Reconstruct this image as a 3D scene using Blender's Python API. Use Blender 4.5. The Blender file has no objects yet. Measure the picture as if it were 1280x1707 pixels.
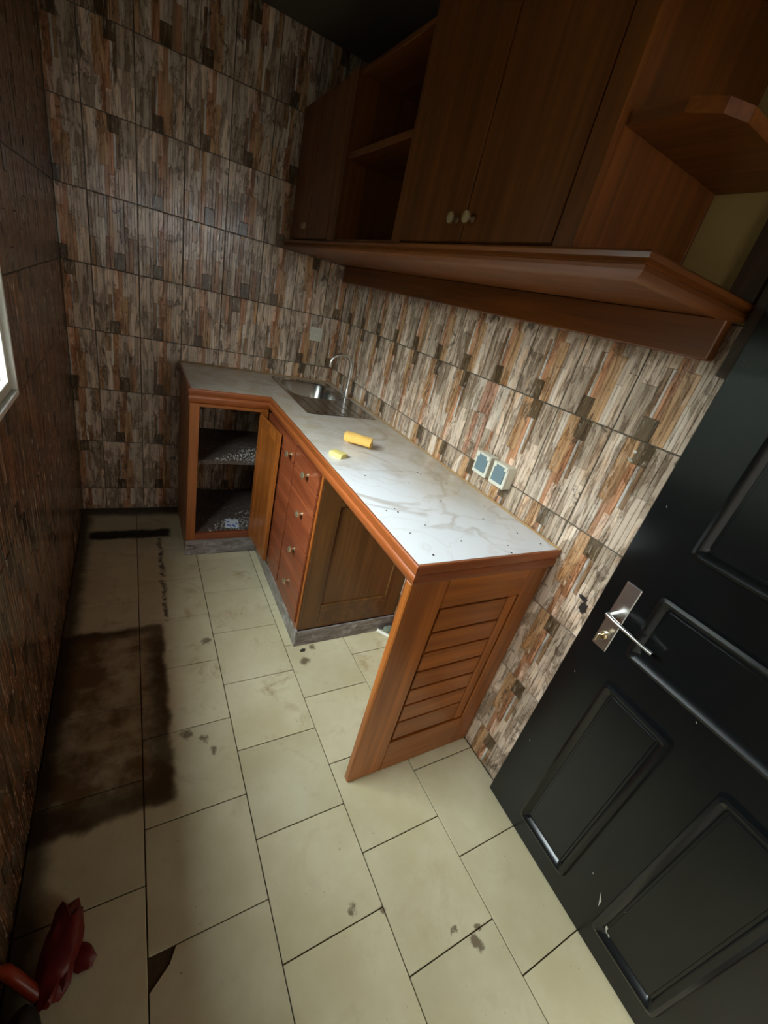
import bpy, bmesh, math, random
from mathutils import Vector, Matrix
random.seed(7)
C = bpy.context.scene.collection
scene = bpy.context.scene

# ------------------------------------------------------------------ camera, world, light, exposure
cam_d = bpy.data.cameras.new('camera')
cam = bpy.data.objects.new('camera', cam_d); C.objects.link(cam)
cam.location = (-1.18981, -0.69401, 1.55155)
cam.rotation_euler = tuple(math.radians(a) for a in (63.4841, -13.2745, -27.6813))
cam_d.sensor_fit = 'HORIZONTAL'; cam_d.sensor_width = 36.0
cam_d.lens = 699.396 / 1280 * 36.0
cam_d.clip_start = 0.02
scene.camera = cam

world = bpy.data.worlds.new('world'); scene.world = world; world.use_nodes = True
bgn = world.node_tree.nodes['Background']
bgn.inputs[0].default_value = (0.90, 0.96, 1.0, 1); bgn.inputs[1].default_value = 35.0
scene.view_settings.view_transform = 'Standard'; scene.view_settings.look = 'None'
scene.view_settings.exposure = 0.0; scene.view_settings.gamma = 1.0
scene.view_settings.use_curve_mapping = False

WY0, WY1, WZ0, WZ1 = -0.15, 0.848, 1.08, 2.06        # window opening in the left wall
DX0, DX1, DZ1 = -0.78, -0.09, 2.06                   # doorway in the near wall
XL, YB, YN, ZC = -1.479, 2.115, -1.01, 2.62          # left wall, back wall, near wall, ceiling

def portal(name, loc, rot, sx, sy):
    l = bpy.data.lights.new(name, 'AREA'); l.shape = 'RECTANGLE'; l.size = sx; l.size_y = sy
    l.cycles.is_portal = True
    o = bpy.data.objects.new(name, l); C.objects.link(o); o.location = loc; o.rotation_euler = rot
portal('window_portal', (XL - 0.12, (WY0 + WY1) / 2, (WZ0 + WZ1) / 2), (0, -math.pi / 2, 0), WZ1 - WZ0, WY1 - WY0)
portal('doorway_portal', ((DX0 + DX1) / 2, YN - 0.12, DZ1 / 2), (math.pi / 2, 0, 0), DX1 - DX0, DZ1)

# ------------------------------------------------------------------ materials
def srgb(r, g, b):
    f = lambda c: (c / 255 / 12.92) if c / 255 <= 0.04045 else ((c / 255 + 0.055) / 1.055) ** 2.4
    return (f(r), f(g), f(b), 1)
class NT:
    def __init__(s, name):
        s.m = bpy.data.materials.new(name); s.m.use_nodes = True
        s.t = s.m.node_tree; s.b = s.t.nodes['Principled BSDF']
    def n(s, typ, **kw):
        nd = s.t.nodes.new(typ)
        for k, v in kw.items(): setattr(nd, k, v)
        return nd
    def l(s, a, b): s.t.links.new(a, b)
    def setin(s, sock, v):
        if hasattr(v, 'is_linked'): s.l(v, sock)
        else: sock.default_value = v
    def math(s, op, a, b=0.0, clamp=False):
        nd = s.n('ShaderNodeMath', operation=op, use_clamp=clamp)
        s.setin(nd.inputs[0], a); s.setin(nd.inputs[1], b); return nd.outputs[0]
    def mix(s, f, a, b, mode='MIX'):
        nd = s.n('ShaderNodeMix', data_type='RGBA', blend_type=mode)
        s.setin(nd.inputs[0], f); s.setin(nd.inputs[6], a); s.setin(nd.inputs[7], b); return nd.outputs[2]
    def noise(s, vec, scale, detail=4, rough=0.55, dist=0.0):
        nd = s.n('ShaderNodeTexNoise'); nd.inputs['Scale'].default_value = scale
        nd.inputs['Detail'].default_value = detail; nd.inputs['Roughness'].default_value = rough
        nd.inputs['Distortion'].default_value = dist
        if vec is not None: s.l(vec, nd.inputs['Vector'])
        return nd.outputs['Fac']
    def ramp(s, f, stops, interp='LINEAR'):
        nd = s.n('ShaderNodeValToRGB'); nd.color_ramp.interpolation = interp
        e = nd.color_ramp.elements
        while len(e) < len(stops): e.new(0.5)
        for el, (p, c) in zip(e, stops): el.position = p; el.color = c
        s.l(f, nd.inputs[0]); return nd.outputs[0]
    def step(s, v, a, b):          # smooth 0..1 as v goes a -> b
        nd = s.n('ShaderNodeMapRange', interpolation_type='SMOOTHSTEP')
        s.setin(nd.inputs[0], v); nd.inputs[1].default_value = a; nd.inputs[2].default_value = b
        return nd.outputs[0]
    def pos(s): return s.n('ShaderNodeNewGeometry').outputs['Position']
    def obj(s, rnd=0.0, scale=(1, 1, 1)):
        c = s.n('ShaderNodeTexCoord').outputs['Object']
        mp = s.n('ShaderNodeMapping'); s.l(c, mp.inputs['Vector']); mp.inputs['Scale'].default_value = scale
        out = mp.outputs[0]
        if rnd:
            r = s.n('ShaderNodeObjectInfo').outputs['Random']
            cb = s.n('ShaderNodeCombineXYZ'); q = s.math('MULTIPLY', r, rnd)
            for i in range(3): s.l(q, cb.inputs[i])
            ad = s.n('ShaderNodeVectorMath', operation='ADD'); s.l(out, ad.inputs[0]); s.l(cb.outputs[0], ad.inputs[1])
            out = ad.outputs[0]
        return out
    def bump(s, h, strength=0.3, dist=0.002):
        nd = s.n('ShaderNodeBump'); nd.inputs['Strength'].default_value = strength
        nd.inputs['Distance'].default_value = dist; s.l(h, nd.inputs['Height'])
        s.l(nd.outputs[0], s.b.inputs['Normal'])
    def p(s, **kw):
        nm = {'color': 'Base Color', 'rough': 'Roughness', 'metal': 'Metallic', 'spec': 'Specular IOR Level',
              'coat': 'Coat Weight', 'coatr': 'Coat Roughness'}
        for k, v in kw.items(): s.setin(s.b.inputs[nm[k]], v)
        return s
def plain(name, col, rough=0.5, metal=0.0, var=0.08, scale=30, coat=0.0):
    t = NT(name); f = t.noise(t.obj(3.0), scale, 5)
    c = t.mix(f, tuple(x * (1 - var * 2) for x in col[:3]) + (1,), tuple(min(1, x * (1 + var * 2)) for x in col[:3]) + (1,))
    t.p(color=c, rough=rough, metal=metal, coat=coat); t.bump(f, 0.08, 0.001); return t.m

def wood(name, axis, dark, light, rough=0.32):
    t = NT(name); sc = [38, 38, 38]; sc[axis] = 1.6
    v = t.obj(9.0, tuple(sc)); f = t.noise(v, 1.0, 6, 0.6, 0.6)
    sc2 = [9, 9, 9]; sc2[axis] = 0.6
    g = t.noise(t.obj(5.0, tuple(sc2)), 1.0, 3, 0.5, 1.0)
    c = t.mix(t.math('MULTIPLY_ADD', f, 0.6) if False else t.step(f, 0.3, 0.72), dark, light)
    c = t.mix(t.math('MULTIPLY', t.step(g, 0.35, 0.75), 0.55), c, tuple(x * 0.6 for x in dark[:3]) + (1,))
    wear = t.noise(t.obj(4.0), 7.0, 5, 0.65)
    t.p(color=c, rough=t.math('MULTIPLY_ADD', wear, 0.25), coat=0.15, coatr=0.18)
    rn = t.math('ADD', t.math('MULTIPLY', wear, 0.3), rough - 0.12); t.l(rn, t.b.inputs['Roughness'])
    t.bump(f, 0.12, 0.001); return t.m
WD = (0.270, 0.076, 0.0120, 1); WL = (0.470, 0.145, 0.0240, 1)
RD = (0.190, 0.042, 0.0140, 1); RL = (0.300, 0.078, 0.0270, 1)
WOOD = [wood('varnished_wood_%s' % 'xyz'[i], i, WD, WL) for i in range(3)]
REDW = [wood('red_wood_%s' % 'xyz'[i], i, RD, RL) for i in range(3)]
UPW = [wood('cabinet_wood_%s' % 'xyz'[i], i, (0.155, 0.042, 0.0055, 1), (0.270, 0.080, 0.0095, 1), 0.42) for i in range(3)]
TRIM = [wood('edging_wood_%s' % 'xyz'[i], i, (0.22, 0.056, 0.0125, 1), (0.37, 0.098, 0.0230, 1)) for i in range(3)]
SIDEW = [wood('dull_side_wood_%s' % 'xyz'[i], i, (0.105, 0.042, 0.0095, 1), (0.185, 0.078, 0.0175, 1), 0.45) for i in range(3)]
DARKW = wood('raw_dark_wood', 2, (0.05, 0.026, 0.012, 1), (0.10, 0.05, 0.022, 1), 0.6)

def tile_material():
    t = NT('stone_print_tile')
    at = t.n('ShaderNodeAttribute', attribute_name='tint'); tint = at.outputs['Color']
    s1 = t.noise(t.obj(11.0, (34, 34, 6.5)), 1.0, 7, 0.66, 0.9)      # long streaks along the strips
    s2 = t.noise(t.obj(7.0, (95, 95, 18)), 1.0, 5, 0.62, 0.6)        # fine fibres
    s3 = t.noise(t.obj(5.0, (20, 20, 12)), 1.0, 5, 0.65, 1.2)        # dark pits
    s4 = t.noise(t.obj(9.0, (16, 16, 5)), 1.0, 3, 0.55, 0.5)         # rusty bleeding between strips
    c = t.mix(t.step(s1, 0.30, 0.66), t.mix(1.0, tint, (0.47, 0.40, 0.34, 1), 'MULTIPLY'), tint)
    c = t.mix(t.math('MULTIPLY', t.step(s4, 0.55, 0.72), 0.55), c, t.mix(1.0, tint, (0.96, 0.72, 0.53, 1), 'MULTIPLY'))
    vein = t.math('SUBTRACT', 1.0, t.math('MULTIPLY', t.math('ABSOLUTE', t.math('SUBTRACT', s1, 0.45)), 26.0), True)
    c = t.mix(t.math('MULTIPLY', vein, 0.8), c, t.mix(1.0, tint, (0.24, 0.18, 0.14, 1), 'MULTIPLY'))
    c = t.mix(t.math('MULTIPLY', t.step(s2, 0.55, 0.70), 0.7), c, t.mix(0.5, tint, (0.80, 0.74, 0.67, 1)))
    c = t.mix(t.math('MULTIPLY', t.step(s3, 0.575, 0.69), 0.8), c, (0.085, 0.062, 0.048, 1))
    rv = t.n('ShaderNodeObjectInfo').outputs['Random']
    c = t.mix(1.0, c, t.ramp(rv, [(0, (1.0, 0.94, 0.86, 1)), (1, (1.18, 1.09, 0.99, 1))]), 'MULTIPLY')
    t.p(color=c, rough=t.math('ADD', t.math('MULTIPLY', s2, 0.16), 0.09), spec=0.6)
    h = t.math('ADD', s1, t.math('MULTIPLY', s2, 0.5)); t.bump(h, 0.55, 0.0028)
    return t.m
TILE = tile_material()
GROUT = plain('grout', srgb(92, 84, 72), 0.9, var=0.15)
PLASTER = plain('pale_plaster', srgb(196, 172, 112), 0.8, var=0.05, scale=8)
CEIL = plain('ceiling_paint', srgb(92, 82, 68), 0.85, var=0.05)
OUTWALL = plain('weathered_render', srgb(104, 88, 70), 0.9, var=0.1, scale=6)
SHAPER = plain('light_shaper_render', (0.095, 0.083, 0.064), 0.9, var=0.1, scale=6)  # tone set by how much light the added wall sends indoors
SKY_BLOCK = plain('dark_sky_block', (0.030, 0.034, 0.022), 0.95, var=0.2, scale=6)  # near black so the added sky-blocking wall returns little light
GROUND = plain('trodden_earth', (0.055, 0.048, 0.036), 0.95, var=0.15, scale=5)

def floor_material():
    t = NT('cream_floor_tile')
    P = t.pos(); sp = t.n('ShaderNodeSeparateXYZ'); t.l(P, sp.inputs[0]); X, Y = sp.outputs[0], sp.outputs[1]
    rv = t.n('ShaderNodeObjectInfo').outputs['Random']
    big = t.noise(P, 3.2, 5, 0.6); fine = t.noise(P, 22.0, 6, 0.65); spk = t.noise(P, 60.0, 3, 0.6)
    base = t.mix(t.step(big, 0.3, 0.72), (0.56, 0.49, 0.305, 1), (0.69, 0.635, 0.445, 1))
    base = t.mix(1.0, base, t.ramp(rv, [(0, (0.9, 0.9, 0.88, 1)), (1, (1.04, 1.03, 1.0, 1))]), 'MULTIPLY')
    # brown smears and crumbs of dirt that lie all over the floor, thicker towards the cabinets
    smear = t.math('MULTIPLY', t.step(t.noise(P, 6.5, 6, 0.68, 0.6), 0.52, 0.74), t.math('ADD', 0.24, t.math('MULTIPLY', t.step(Y, -0.1, 0.60), 0.60)))
    base = t.mix(smear, base, (0.36, 0.25, 0.115, 1))
    base = t.mix(t.math('MULTIPLY', t.step(spk, 0.70, 0.76), 0.65), base, (0.09, 0.055, 0.03, 1))
    # ---- the stained rectangle where a unit once stood by the left wall
    wob = t.math('MULTIPLY', t.math('SUBTRACT', t.noise(P, 11.0, 5, 0.6), 0.5), 0.055)
    wx = t.math('ADD', X, wob); wy = t.math('ADD', Y, wob)
    def box(x0, x1, y0, y1, s):
        a = t.math('MULTIPLY', t.step(wx, x0 - s, x0 + s), t.math('SUBTRACT', 1.0, t.step(wx, x1 - s, x1 + s)))
        b = t.math('MULTIPLY', t.step(wy, y0 - s, y0 + s), t.math('SUBTRACT', 1.0, t.step(wy, y1 - s, y1 + s)))
        return t.math('MULTIPLY', a, b)
    inner = box(-1.60, -1.105, 0.165, 0.985, 0.014)
    edge = t.math('SUBTRACT', inner, box(-1.46, -1.165, 0.245, 0.945, 0.03), True)
    st = t.math('MULTIPLY', inner, t.math('ADD', 0.36, t.math('MULTIPLY', t.step(t.noise(P, 6.0, 6, 0.62), 0.38, 0.60), 0.58)))
    base = t.mix(st, base, (0.125, 0.064, 0.020, 1))
    base = t.mix(t.math('MULTIPLY', edge, 0.72), base, (0.035, 0.018, 0.008, 1))
    # cement line left on the floor between the stain and the corner cabinet, and a floor gap's darkness painted at the far end
    line = t.math('MULTIPLY', box(-1.092, -1.07, 1.0, 1.74, 0.008), t.step(fine, 0.40, 0.56))
    base = t.mix(t.math('MULTIPLY', line, 0.9), base, (0.05, 0.028, 0.014, 1))
    band = box(-1.5, -1.08, 1.0, 1.022, 0.008)
    base = t.mix(t.math('MULTIPLY', band, 0.5), base, (0.62, 0.56, 0.42, 1))
    gap_dark = box(-1.43, -1.02, 1.745, 1.835, 0.016)
    base = t.mix(gap_dark, base, (0.010, 0.007, 0.005, 1))
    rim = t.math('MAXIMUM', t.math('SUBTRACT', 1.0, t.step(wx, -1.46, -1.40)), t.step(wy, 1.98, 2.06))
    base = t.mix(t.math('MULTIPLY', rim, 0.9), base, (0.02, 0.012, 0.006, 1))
    # a few separate brown blots
    for bx_, by_, r in ((-0.375, -0.52, 0.024), (-0.35, -0.50, 0.015), (-0.93, 0.83, 0.026), (-0.68, -0.31, 0.018), (-0.60, -0.35, 0.012), (-1.0, 0.345, 0.02), (-1.055, 0.38, 0.024), (-0.975, 0.29, 0.018), (-0.42, -0.47, 0.014), (-0.53, 0.60, 0.03), (-0.47, 0.67, 0.022)):
        dx = t.math('SUBTRACT', X, bx_); dy = t.math('SUBTRACT', Y, by_)
        d = t.math('SQRT', t.math('ADD', t.math('MULTIPLY', dx, dx), t.math('MULTIPLY', dy, dy)))
        d = t.math('ADD', d, t.math('MULTIPLY', t.math('SUBTRACT', t.noise(P, 34.0, 5, 0.65), 0.5), 0.06))
        base = t.mix(t.math('MULTIPLY', t.math('SUBTRACT', 1.0, t.step(d, r * 0.35, r)), 0.8), base, (0.10, 0.055, 0.028, 1))
    t.p(color=base, rough=t.math('ADD', 0.30, t.math('MULTIPLY', fine, 0.3)), spec=0.4)
    t.bump(fine, 0.06, 0.001); return t.m
FLOOR = floor_material()
FGROUT = plain('dirty_joint', srgb(74, 58, 38), 0.95, var=0.2)

def marble_material():
    t = NT('veined_white_marble')
    P = t.pos(); v = t.noise(P, 1.9, 4, 0.5, 1.1); v2 = t.noise(P, 4.2, 4, 0.5, 0.9); br = t.noise(P, 3.0, 3, 0.5)
    a = t.math('SUBTRACT', 1.0, t.math('MULTIPLY', t.math('ABSOLUTE', t.math('SUBTRACT', v, 0.5)), 26.0), True)
    b = t.math('SUBTRACT', 1.0, t.math('MULTIPLY', t.math('ABSOLUTE', t.math('SUBTRACT', v2, 0.47)), 42.0), True)
    c = t.mix(t.math('MULTIPLY', a, t.math('ADD', 0.25, t.math('MULTIPLY', t.step(br, 0.4, 0.6), 0.55))), (0.76, 0.77, 0.79, 1), (0.47, 0.41, 0.36, 1))
    c = t.mix(t.math('MULTIPLY', b, 0.30), c, (0.58, 0.52, 0.46, 1))
    d = t.noise(P, 9.0, 6, 0.65)
    sp = t.n('ShaderNodeSeparateXYZ'); t.l(P, sp.inputs[0])
    # dried dirt along the wall, plus the far end's duller light painted beige
    film_and_light = t.math('MULTIPLY', t.math('MAXIMUM', t.math('MULTIPLY', t.step(sp.outputs[0], -0.45, -0.08), t.step(sp.outputs[1], 0.02, 0.55)), t.step(sp.outputs[1], 0.45, 1.05)), t.math('ADD', 0.52, t.math('MULTIPLY', t.step(d, 0.3, 0.7), 0.34)))
    c = t.mix(film_and_light, c, (0.47, 0.375, 0.235, 1))
    c = t.mix(t.math('MULTIPLY', t.step(t.noise(P, 85.0, 2), 0.74, 0.78), 0.6), c, (0.12, 0.08, 0.05, 1))
    t.p(color=c, rough=t.math('ADD', 0.13, t.math('MULTIPLY', d, 0.16))); return t.m
MARBLE = marble_material()
STEEL = plain('brushed_steel', (0.42, 0.41, 0.38), 0.24, 1.0, var=0.10, scale=60)
CHROME = plain('chrome', (0.78, 0.77, 0.74), 0.30, 1.0, var=0.03)
BRASS = plain('pale_brass', (0.72, 0.58, 0.36), 0.22, 0.85, var=0.05)
DARKMETAL = plain('dark_lever_metal', (0.20, 0.20, 0.19), 0.3, 0.9)
BLACKP = plain('black_gloss_paint', (0.0045, 0.0053, 0.0056), 0.24, 0.0, var=0.2, scale=14, coat=0.0)
BLACKP.node_tree.nodes['Principled BSDF'].inputs['Specular IOR Level'].default_value = 0.42
CHIP = plain('bare_primer', srgb(178, 174, 158), 0.7)
WHITEF = plain('white_window_frame', srgb(214, 214, 206), 0.4)
WHITEP = plain('off_white_plastic', srgb(222, 218, 200), 0.4)
GREYLID = plain('grey_blue_lid', srgb(112, 132, 138), 0.35)
SEAL = plain('tan_sealant', srgb(176, 140, 92), 0.7)
SPONGE = plain('yellow_foam', srgb(232, 180, 96), 0.95, var=0.18, scale=160)
SOAP = plain('yellow_soap', srgb(226, 208, 128), 0.55)
REDBAG = plain('red_plastic', srgb(96, 6, 7), 0.45, var=0.2)
ORANGE = plain('orange_red_plastic', srgb(124, 38, 14), 0.35, var=0.1)
BLACKBAG = plain('black_plastic', (0.006, 0.006, 0.006), 0.6)
DUST = NT('dusty_shelf_board')
_f = DUST.noise(DUST.obj(2.0), 70, 6, 0.7); _g = DUST.noise(DUST.obj(2.0), 9, 5, 0.6)
DUST.p(color=DUST.mix(DUST.math('MULTIPLY', DUST.step(_f, 0.50, 0.75), DUST.step(_g, 0.36, 0.62)), (0.085, 0.060, 0.045, 1), (0.50, 0.47, 0.45, 1)), rough=0.9)
DUST = DUST.m
def plinth_material():
    t = NT('grey_stone_plinth')
    v = t.obj(6.0, (9, 9, 40)); f = t.noise(v, 1.0, 6, 0.65, 1.0); g = t.noise(t.obj(6.0), 12, 5, 0.65)
    c = t.ramp(f, [(0.3, (0.10, 0.075, 0.065, 1)), (0.5, (0.23, 0.20, 0.185, 1)), (0.7, (0.42, 0.38, 0.36, 1))])
    c = t.mix(t.math('MULTIPLY', t.step(g, 0.55, 0.7), 0.7), c, (0.60, 0.58, 0.56, 1))
    t.p(color=c, rough=0.35); t.bump(f, 0.4, 0.002); return t.m
PLINTH = plinth_material()
def print_tile_material():          # loose scrap of patterned tile: white with blue leaf marks
    t = NT('blue_patterned_scrap'); v = t.obj(0.0)
    w = t.n('ShaderNodeTexVoronoi'); w.inputs['Scale'].default_value = 38; t.l(v, w.inputs['Vector'])
    t.p(color=t.mix(t.step(w.outputs['Distance'], 0.30, 0.40), (0.05, 0.12, 0.42, 1), (0.7, 0.72, 0.76, 1)), rough=0.4); return t.m
SCRAP = print_tile_material()
def glass_material():
    t = NT('window_glass'); tr = t.n('ShaderNodeBsdfTransparent'); gl = t.n('ShaderNodeBsdfGlossy')
    tr.inputs[0].default_value = (0.93, 0.96, 0.95, 1); gl.inputs['Roughness'].default_value = 0.02
    lw = t.n('ShaderNodeLayerWeight'); lw.inputs[0].default_value = 0.5
    fr = t.math('ADD', 0.03, t.math('MULTIPLY', 0.6, t.math('POWER', lw.outputs['Facing'], 5.0))); mx = t.n('ShaderNodeMixShader')
    t.l(fr, mx.inputs[0]); t.l(tr.outputs[0], mx.inputs[1]); t.l(gl.outputs[0], mx.inputs[2])
    t.l(mx.outputs[0], t.t.nodes['Material Output'].inputs[0]); return t.m
GLASS = glass_material()

# ------------------------------------------------------------------ helpers
def bx(bm, x0, x1, y0, y1, z0, z1, bev=0.0, seg=1):
    r = bmesh.ops.create_cube(bm, size=1.0); vs = r['verts']
    for v in vs: v.co = Vector(((x0 + x1) / 2 + v.co.x * (x1 - x0), (y0 + y1) / 2 + v.co.y * (y1 - y0), (z0 + z1) / 2 + v.co.z * (z1 - z0)))
    if bev:
        es = list({e for v in vs for e in v.link_edges})
        bmesh.ops.bevel(bm, geom=es, offset=bev, segments=seg, profile=0.6, affect='EDGES')
    return bm
def B(*a, **k): return bx(bmesh.new(), *a, **k)
def prism(pts, z0, z1, bm=None):
    bm = bm or bmesh.new()
    a = [bm.verts.new((x, y, z0)) for x, y in pts]; b = [bm.verts.new((x, y, z1)) for x, y in pts]
    n = len(pts); bm.faces.new(a[::-1]); bm.faces.new(b)
    for i in range(n): bm.faces.new((a[i], a[(i + 1) % n], b[(i + 1) % n], b[i]))
    bmesh.ops.recalc_face_normals(bm, faces=bm.faces); return bm
def tube(bm, pts, r, seg=10, caps=True):
    pts = [Vector(p) for p in pts]; rings = []; up = None
    for i, p in enumerate(pts):
        d = (pts[min(i + 1, len(pts) - 1)] - pts[max(i - 1, 0)]).normalized()
        if up is None:
            up = d.orthogonal().normalized()
        up = (up - d * up.dot(d)).normalized(); w = d.cross(up)
        rr = r[i] if isinstance(r, (list, tuple)) else r
        rings.append([bm.verts.new(p + (up * math.cos(2 * math.pi * k / seg) + w * math.sin(2 * math.pi * k / seg)) * rr) for k in range(seg)])
    for a, b in zip(rings, rings[1:]):
        for k in range(seg): bm.faces.new((a[k], a[(k + 1) % seg], b[(k + 1) % seg], b[k]))
    if caps: bm.faces.new(rings[0][::-1]); bm.faces.new(rings[-1])
    return bm
def lathe(bm, prof, mat4, seg=16):
    rings = []
    for r, h in prof:
        rings.append([bm.verts.new(mat4 @ Vector((max(r, 1e-5) * math.cos(2 * math.pi * k / seg), max(r, 1e-5) * math.sin(2 * math.pi * k / seg), h))) for k in range(seg)])
    for a, b in zip(rings, rings[1:]):
        for k in range(seg): bm.faces.new((a[k], a[(k + 1) % seg], b[(k + 1) % seg], b[k]))
    bm.faces.new(rings[0][::-1]); bm.faces.new(rings[-1]); return bm
def wloc(o):
    v = Vector((0, 0, 0))
    while o: v = v + o.location; o = o.parent
    return v
def obj(name, bm, m, parent=None, smooth=False, origin=None):
    """links bm (given in room coordinates) as ONE mesh object"""
    me = bpy.data.meshes.new(name)
    cs = [v.co for v in bm.verts]
    if origin is None:
        origin = Vector([(min(c[i] for c in cs) + max(c[i] for c in cs)) / 2 for i in range(2)] + [min(c[2] for c in cs)])
    origin = Vector(origin); base = wloc(parent)
    for v in bm.verts: v.co -= origin
    bm.normal_update(); bm.to_mesh(me); bm.free(); me.materials.append(m)
    if smooth:
        for p in me.polygons: p.use_smooth = True
        if hasattr(me, 'set_sharp_from_angle'): me.set_sharp_from_angle(angle=math.radians(40))
    o = bpy.data.objects.new(name, me); C.objects.link(o); o.location = origin - base
    if parent: o.parent = parent
    return o
def thing(name, label, cat, loc, group=None):
    o = bpy.data.objects.new(name, None); C.objects.link(o); o.location = loc; o.empty_display_size = 0.05
    o['label'] = label; o['category'] = cat
    if group: o['group'] = group
    return o
def tag(o, label, cat, group=None):
    o['label'] = label; o['category'] = cat
    if group: o['group'] = group
    return o
def struct(name, bm, m, label=None, smooth=False):
    o = obj(name, bm, m, None, smooth); o['kind'] = 'structure'
    if label: o['label'] = label
    return o
def sections(path, prof, closed=False):
    """path: list of (x,y); prof: list of (outward offset, z). Outward = left of travel. Returns mitred rings."""
    out = []; n = len(path)
    nr = []
    for a, b in zip(path, path[1:]):
        d = Vector((b[0] - a[0], b[1] - a[1])).normalized(); nr.append(Vector((-d.y, d.x)))
    for i in range(n):
        if i == 0: m = nr[0]
        elif i == n - 1: m = nr[-1]
        else:
            m = nr[i - 1] + nr[i]; m = m / (m.dot(nr[i]))
        out.append([Vector((path[i][0] + m.x * o, path[i][1] + m.y * o, z)) for o, z in prof])
    return out
def strip_mesh(ra, rb):
    bm = bmesh.new(); a = [bm.verts.new(v) for v in ra]; b = [bm.verts.new(v) for v in rb]; n = len(a)
    for k in range(n): bm.faces.new((a[k], a[(k + 1) % n], b[(k + 1) % n], b[k]))
    bm.faces.new(a[::-1]); bm.faces.new(b); bmesh.ops.recalc_face_normals(bm, faces=bm.faces); return bm

# ------------------------------------------------------------------ the room shell
TH = 0.16
fl = struct('floor', B(XL - TH, TH, YN - TH, YB + TH, -0.12, -0.006), FGROUT, 'dirty cream tiled kitchen floor')
wb = struct('wall_back', B(XL - TH, TH, YB + 0.005, YB + TH, -0.12, ZC), GROUT, 'far wall clad in stone print tiles')
wr = struct('wall_right', B(0.005, TH, YN - TH, YB + 0.005, -0.12, ZC), GROUT, 'right wall with stone print tiles below the cabinets')
bm = bmesh.new()
for y0, y1, z0, z1 in ((YN - TH, WY0, -0.12, ZC), (WY1, YB + 0.005, -0.12, ZC), (WY0, WY1, -0.12, WZ0), (WY0, WY1, WZ1, ZC)):
    bx(bm, XL - 0.10, XL - 0.005, y0, y1, z0, z1)
wl = struct('wall_left', bm, GROUT, 'left wall, shade painted into its tiles, with the window')
bm = bmesh.new()
for x0, x1, z0, z1 in ((XL - 0.005, DX0, -0.12, ZC), (DX1, 0.005, -0.12, ZC), (DX0, DX1, DZ1, ZC)):
    bx(bm, x0, x1, YN - TH, YN, z0, z1)
wn = struct('wall_near', bm, OUTWALL)
struct('ceiling', B(XL - TH, TH, YN - TH, YB + TH, ZC, ZC + 0.12), CEIL)
# outdoors: earth ground, then unseen walls, eave and roof added to shape daylight
struct('trim_ground', B(-7.5, 4.0, -7.5, 6.0, -0.25, -0.122), GROUND)
struct('wall_sky_block', B(-4.75, -4.6, -7.0, 6.0, -0.122, 2.75), SKY_BLOCK)  # added unseen wall that hides the low sky from the window
bm = bmesh.new()
for a in ((-4.55, -0.28, -0.122, 4.0), (0.14, 4.0, -0.122, 4.0), (-0.28, 0.14, -0.122, 1.78), (-0.28, 0.14, 2.06, 4.0)): bx(bm, a[0], a[1], -4.15, -4.0, a[2], a[3])
struct('wall_light_shaper', bm, SHAPER)  # added unseen wall; bounces doorway light, its opening makes the back-wall highlight
struct('trim_light_block', B(XL - 0.43, XL - 0.101, -2.0, 4.0, 2.40, 2.48), OUTWALL)  # added overhang that cuts steep window light off the left floor
struct('ceiling_light_block', B(-3.2, 3.2, -2.8, YN - TH - 0.002, 2.62, 2.74), CEIL)  # added roof that keeps the high sky out of the doorway

# floor tiles, running bond, one object per tile
G = 0.0016
def floor_tile(x0, x1, y0, y1, chip=False):
    x0 += G; x1 -= G; y0 += G; y1 -= G
    if x1 - x0 < 0.01 or y1 - y0 < 0.01: return
    if chip:
        b = prism([(x0, y0), (x1, y0), (x1, y1), (x0 + 0.062, y1), (x0 + 0.045, y1 - 0.03), (x0, y1 - 0.065)], -0.006, 0)
    else:
        b = B(x0, x1, y0, y1, -0.006, 0, bev=0.0012)
    obj('floor_tile', b, FLOOR, fl)
cols = [(XL, -1.196, -0.040), (-1.196, -0.896, 0.105), (-0.896, -0.595, -0.040), (-0.595, -0.292, 0.105), (-0.292, 0.0, -0.027)]
for x0, x1, ph in cols:
    k = -5
    while True:
        y0 = ph + 0.3025 * k; y1 = y0 + 0.3025; k += 1
        if y0 > YB: break
        if y1 < YN: continue
        floor_tile(x0, x1, max(y0, YN), min(y1, YB), chip=(abs(x0 + 1.196) < 0.01 and abs(y1 + 0.1975) < 0.01))

# wall tiles: a print of narrow stone strips, each strip a slightly proud piece
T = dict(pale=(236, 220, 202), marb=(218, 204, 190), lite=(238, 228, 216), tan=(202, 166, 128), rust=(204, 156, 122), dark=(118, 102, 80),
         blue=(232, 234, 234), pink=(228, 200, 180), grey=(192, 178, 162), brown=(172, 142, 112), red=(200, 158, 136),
         umber=(112, 92, 72), clay=(134, 98, 72), soot=(70, 56, 44))  # umber, clay and soot hold the left wall's painted shade
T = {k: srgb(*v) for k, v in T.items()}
PRINT_A = [(0, .13, 0, .5, 'pale'), (0, .13, .5, 1, 'marb'), (.13, .25, 0, .38, 'lite'), (.13, .25, .38, 1, 'marb'), (.25, .45, 0, .62, 'tan'),
           (.25, .36, .62, 1, 'lite'), (.36, .45, .62, 1, 'rust'), (.45, .68, 0, .2, 'dark'), (.45, .56, .2, .72, 'rust'), (.45, .56, .72, 1, 'pink'),
           (.56, .61, .2, .62, 'blue'), (.56, .68, .62, 1, 'pale'), (.61, .68, .2, .62, 'brown'), (.68, .92, 0, .45, 'grey'), (.68, .92, .45, 1, 'marb'),
           (.92, 1, 0, .6, 'grey'), (.92, 1, .6, 1, 'pale')]
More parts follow.
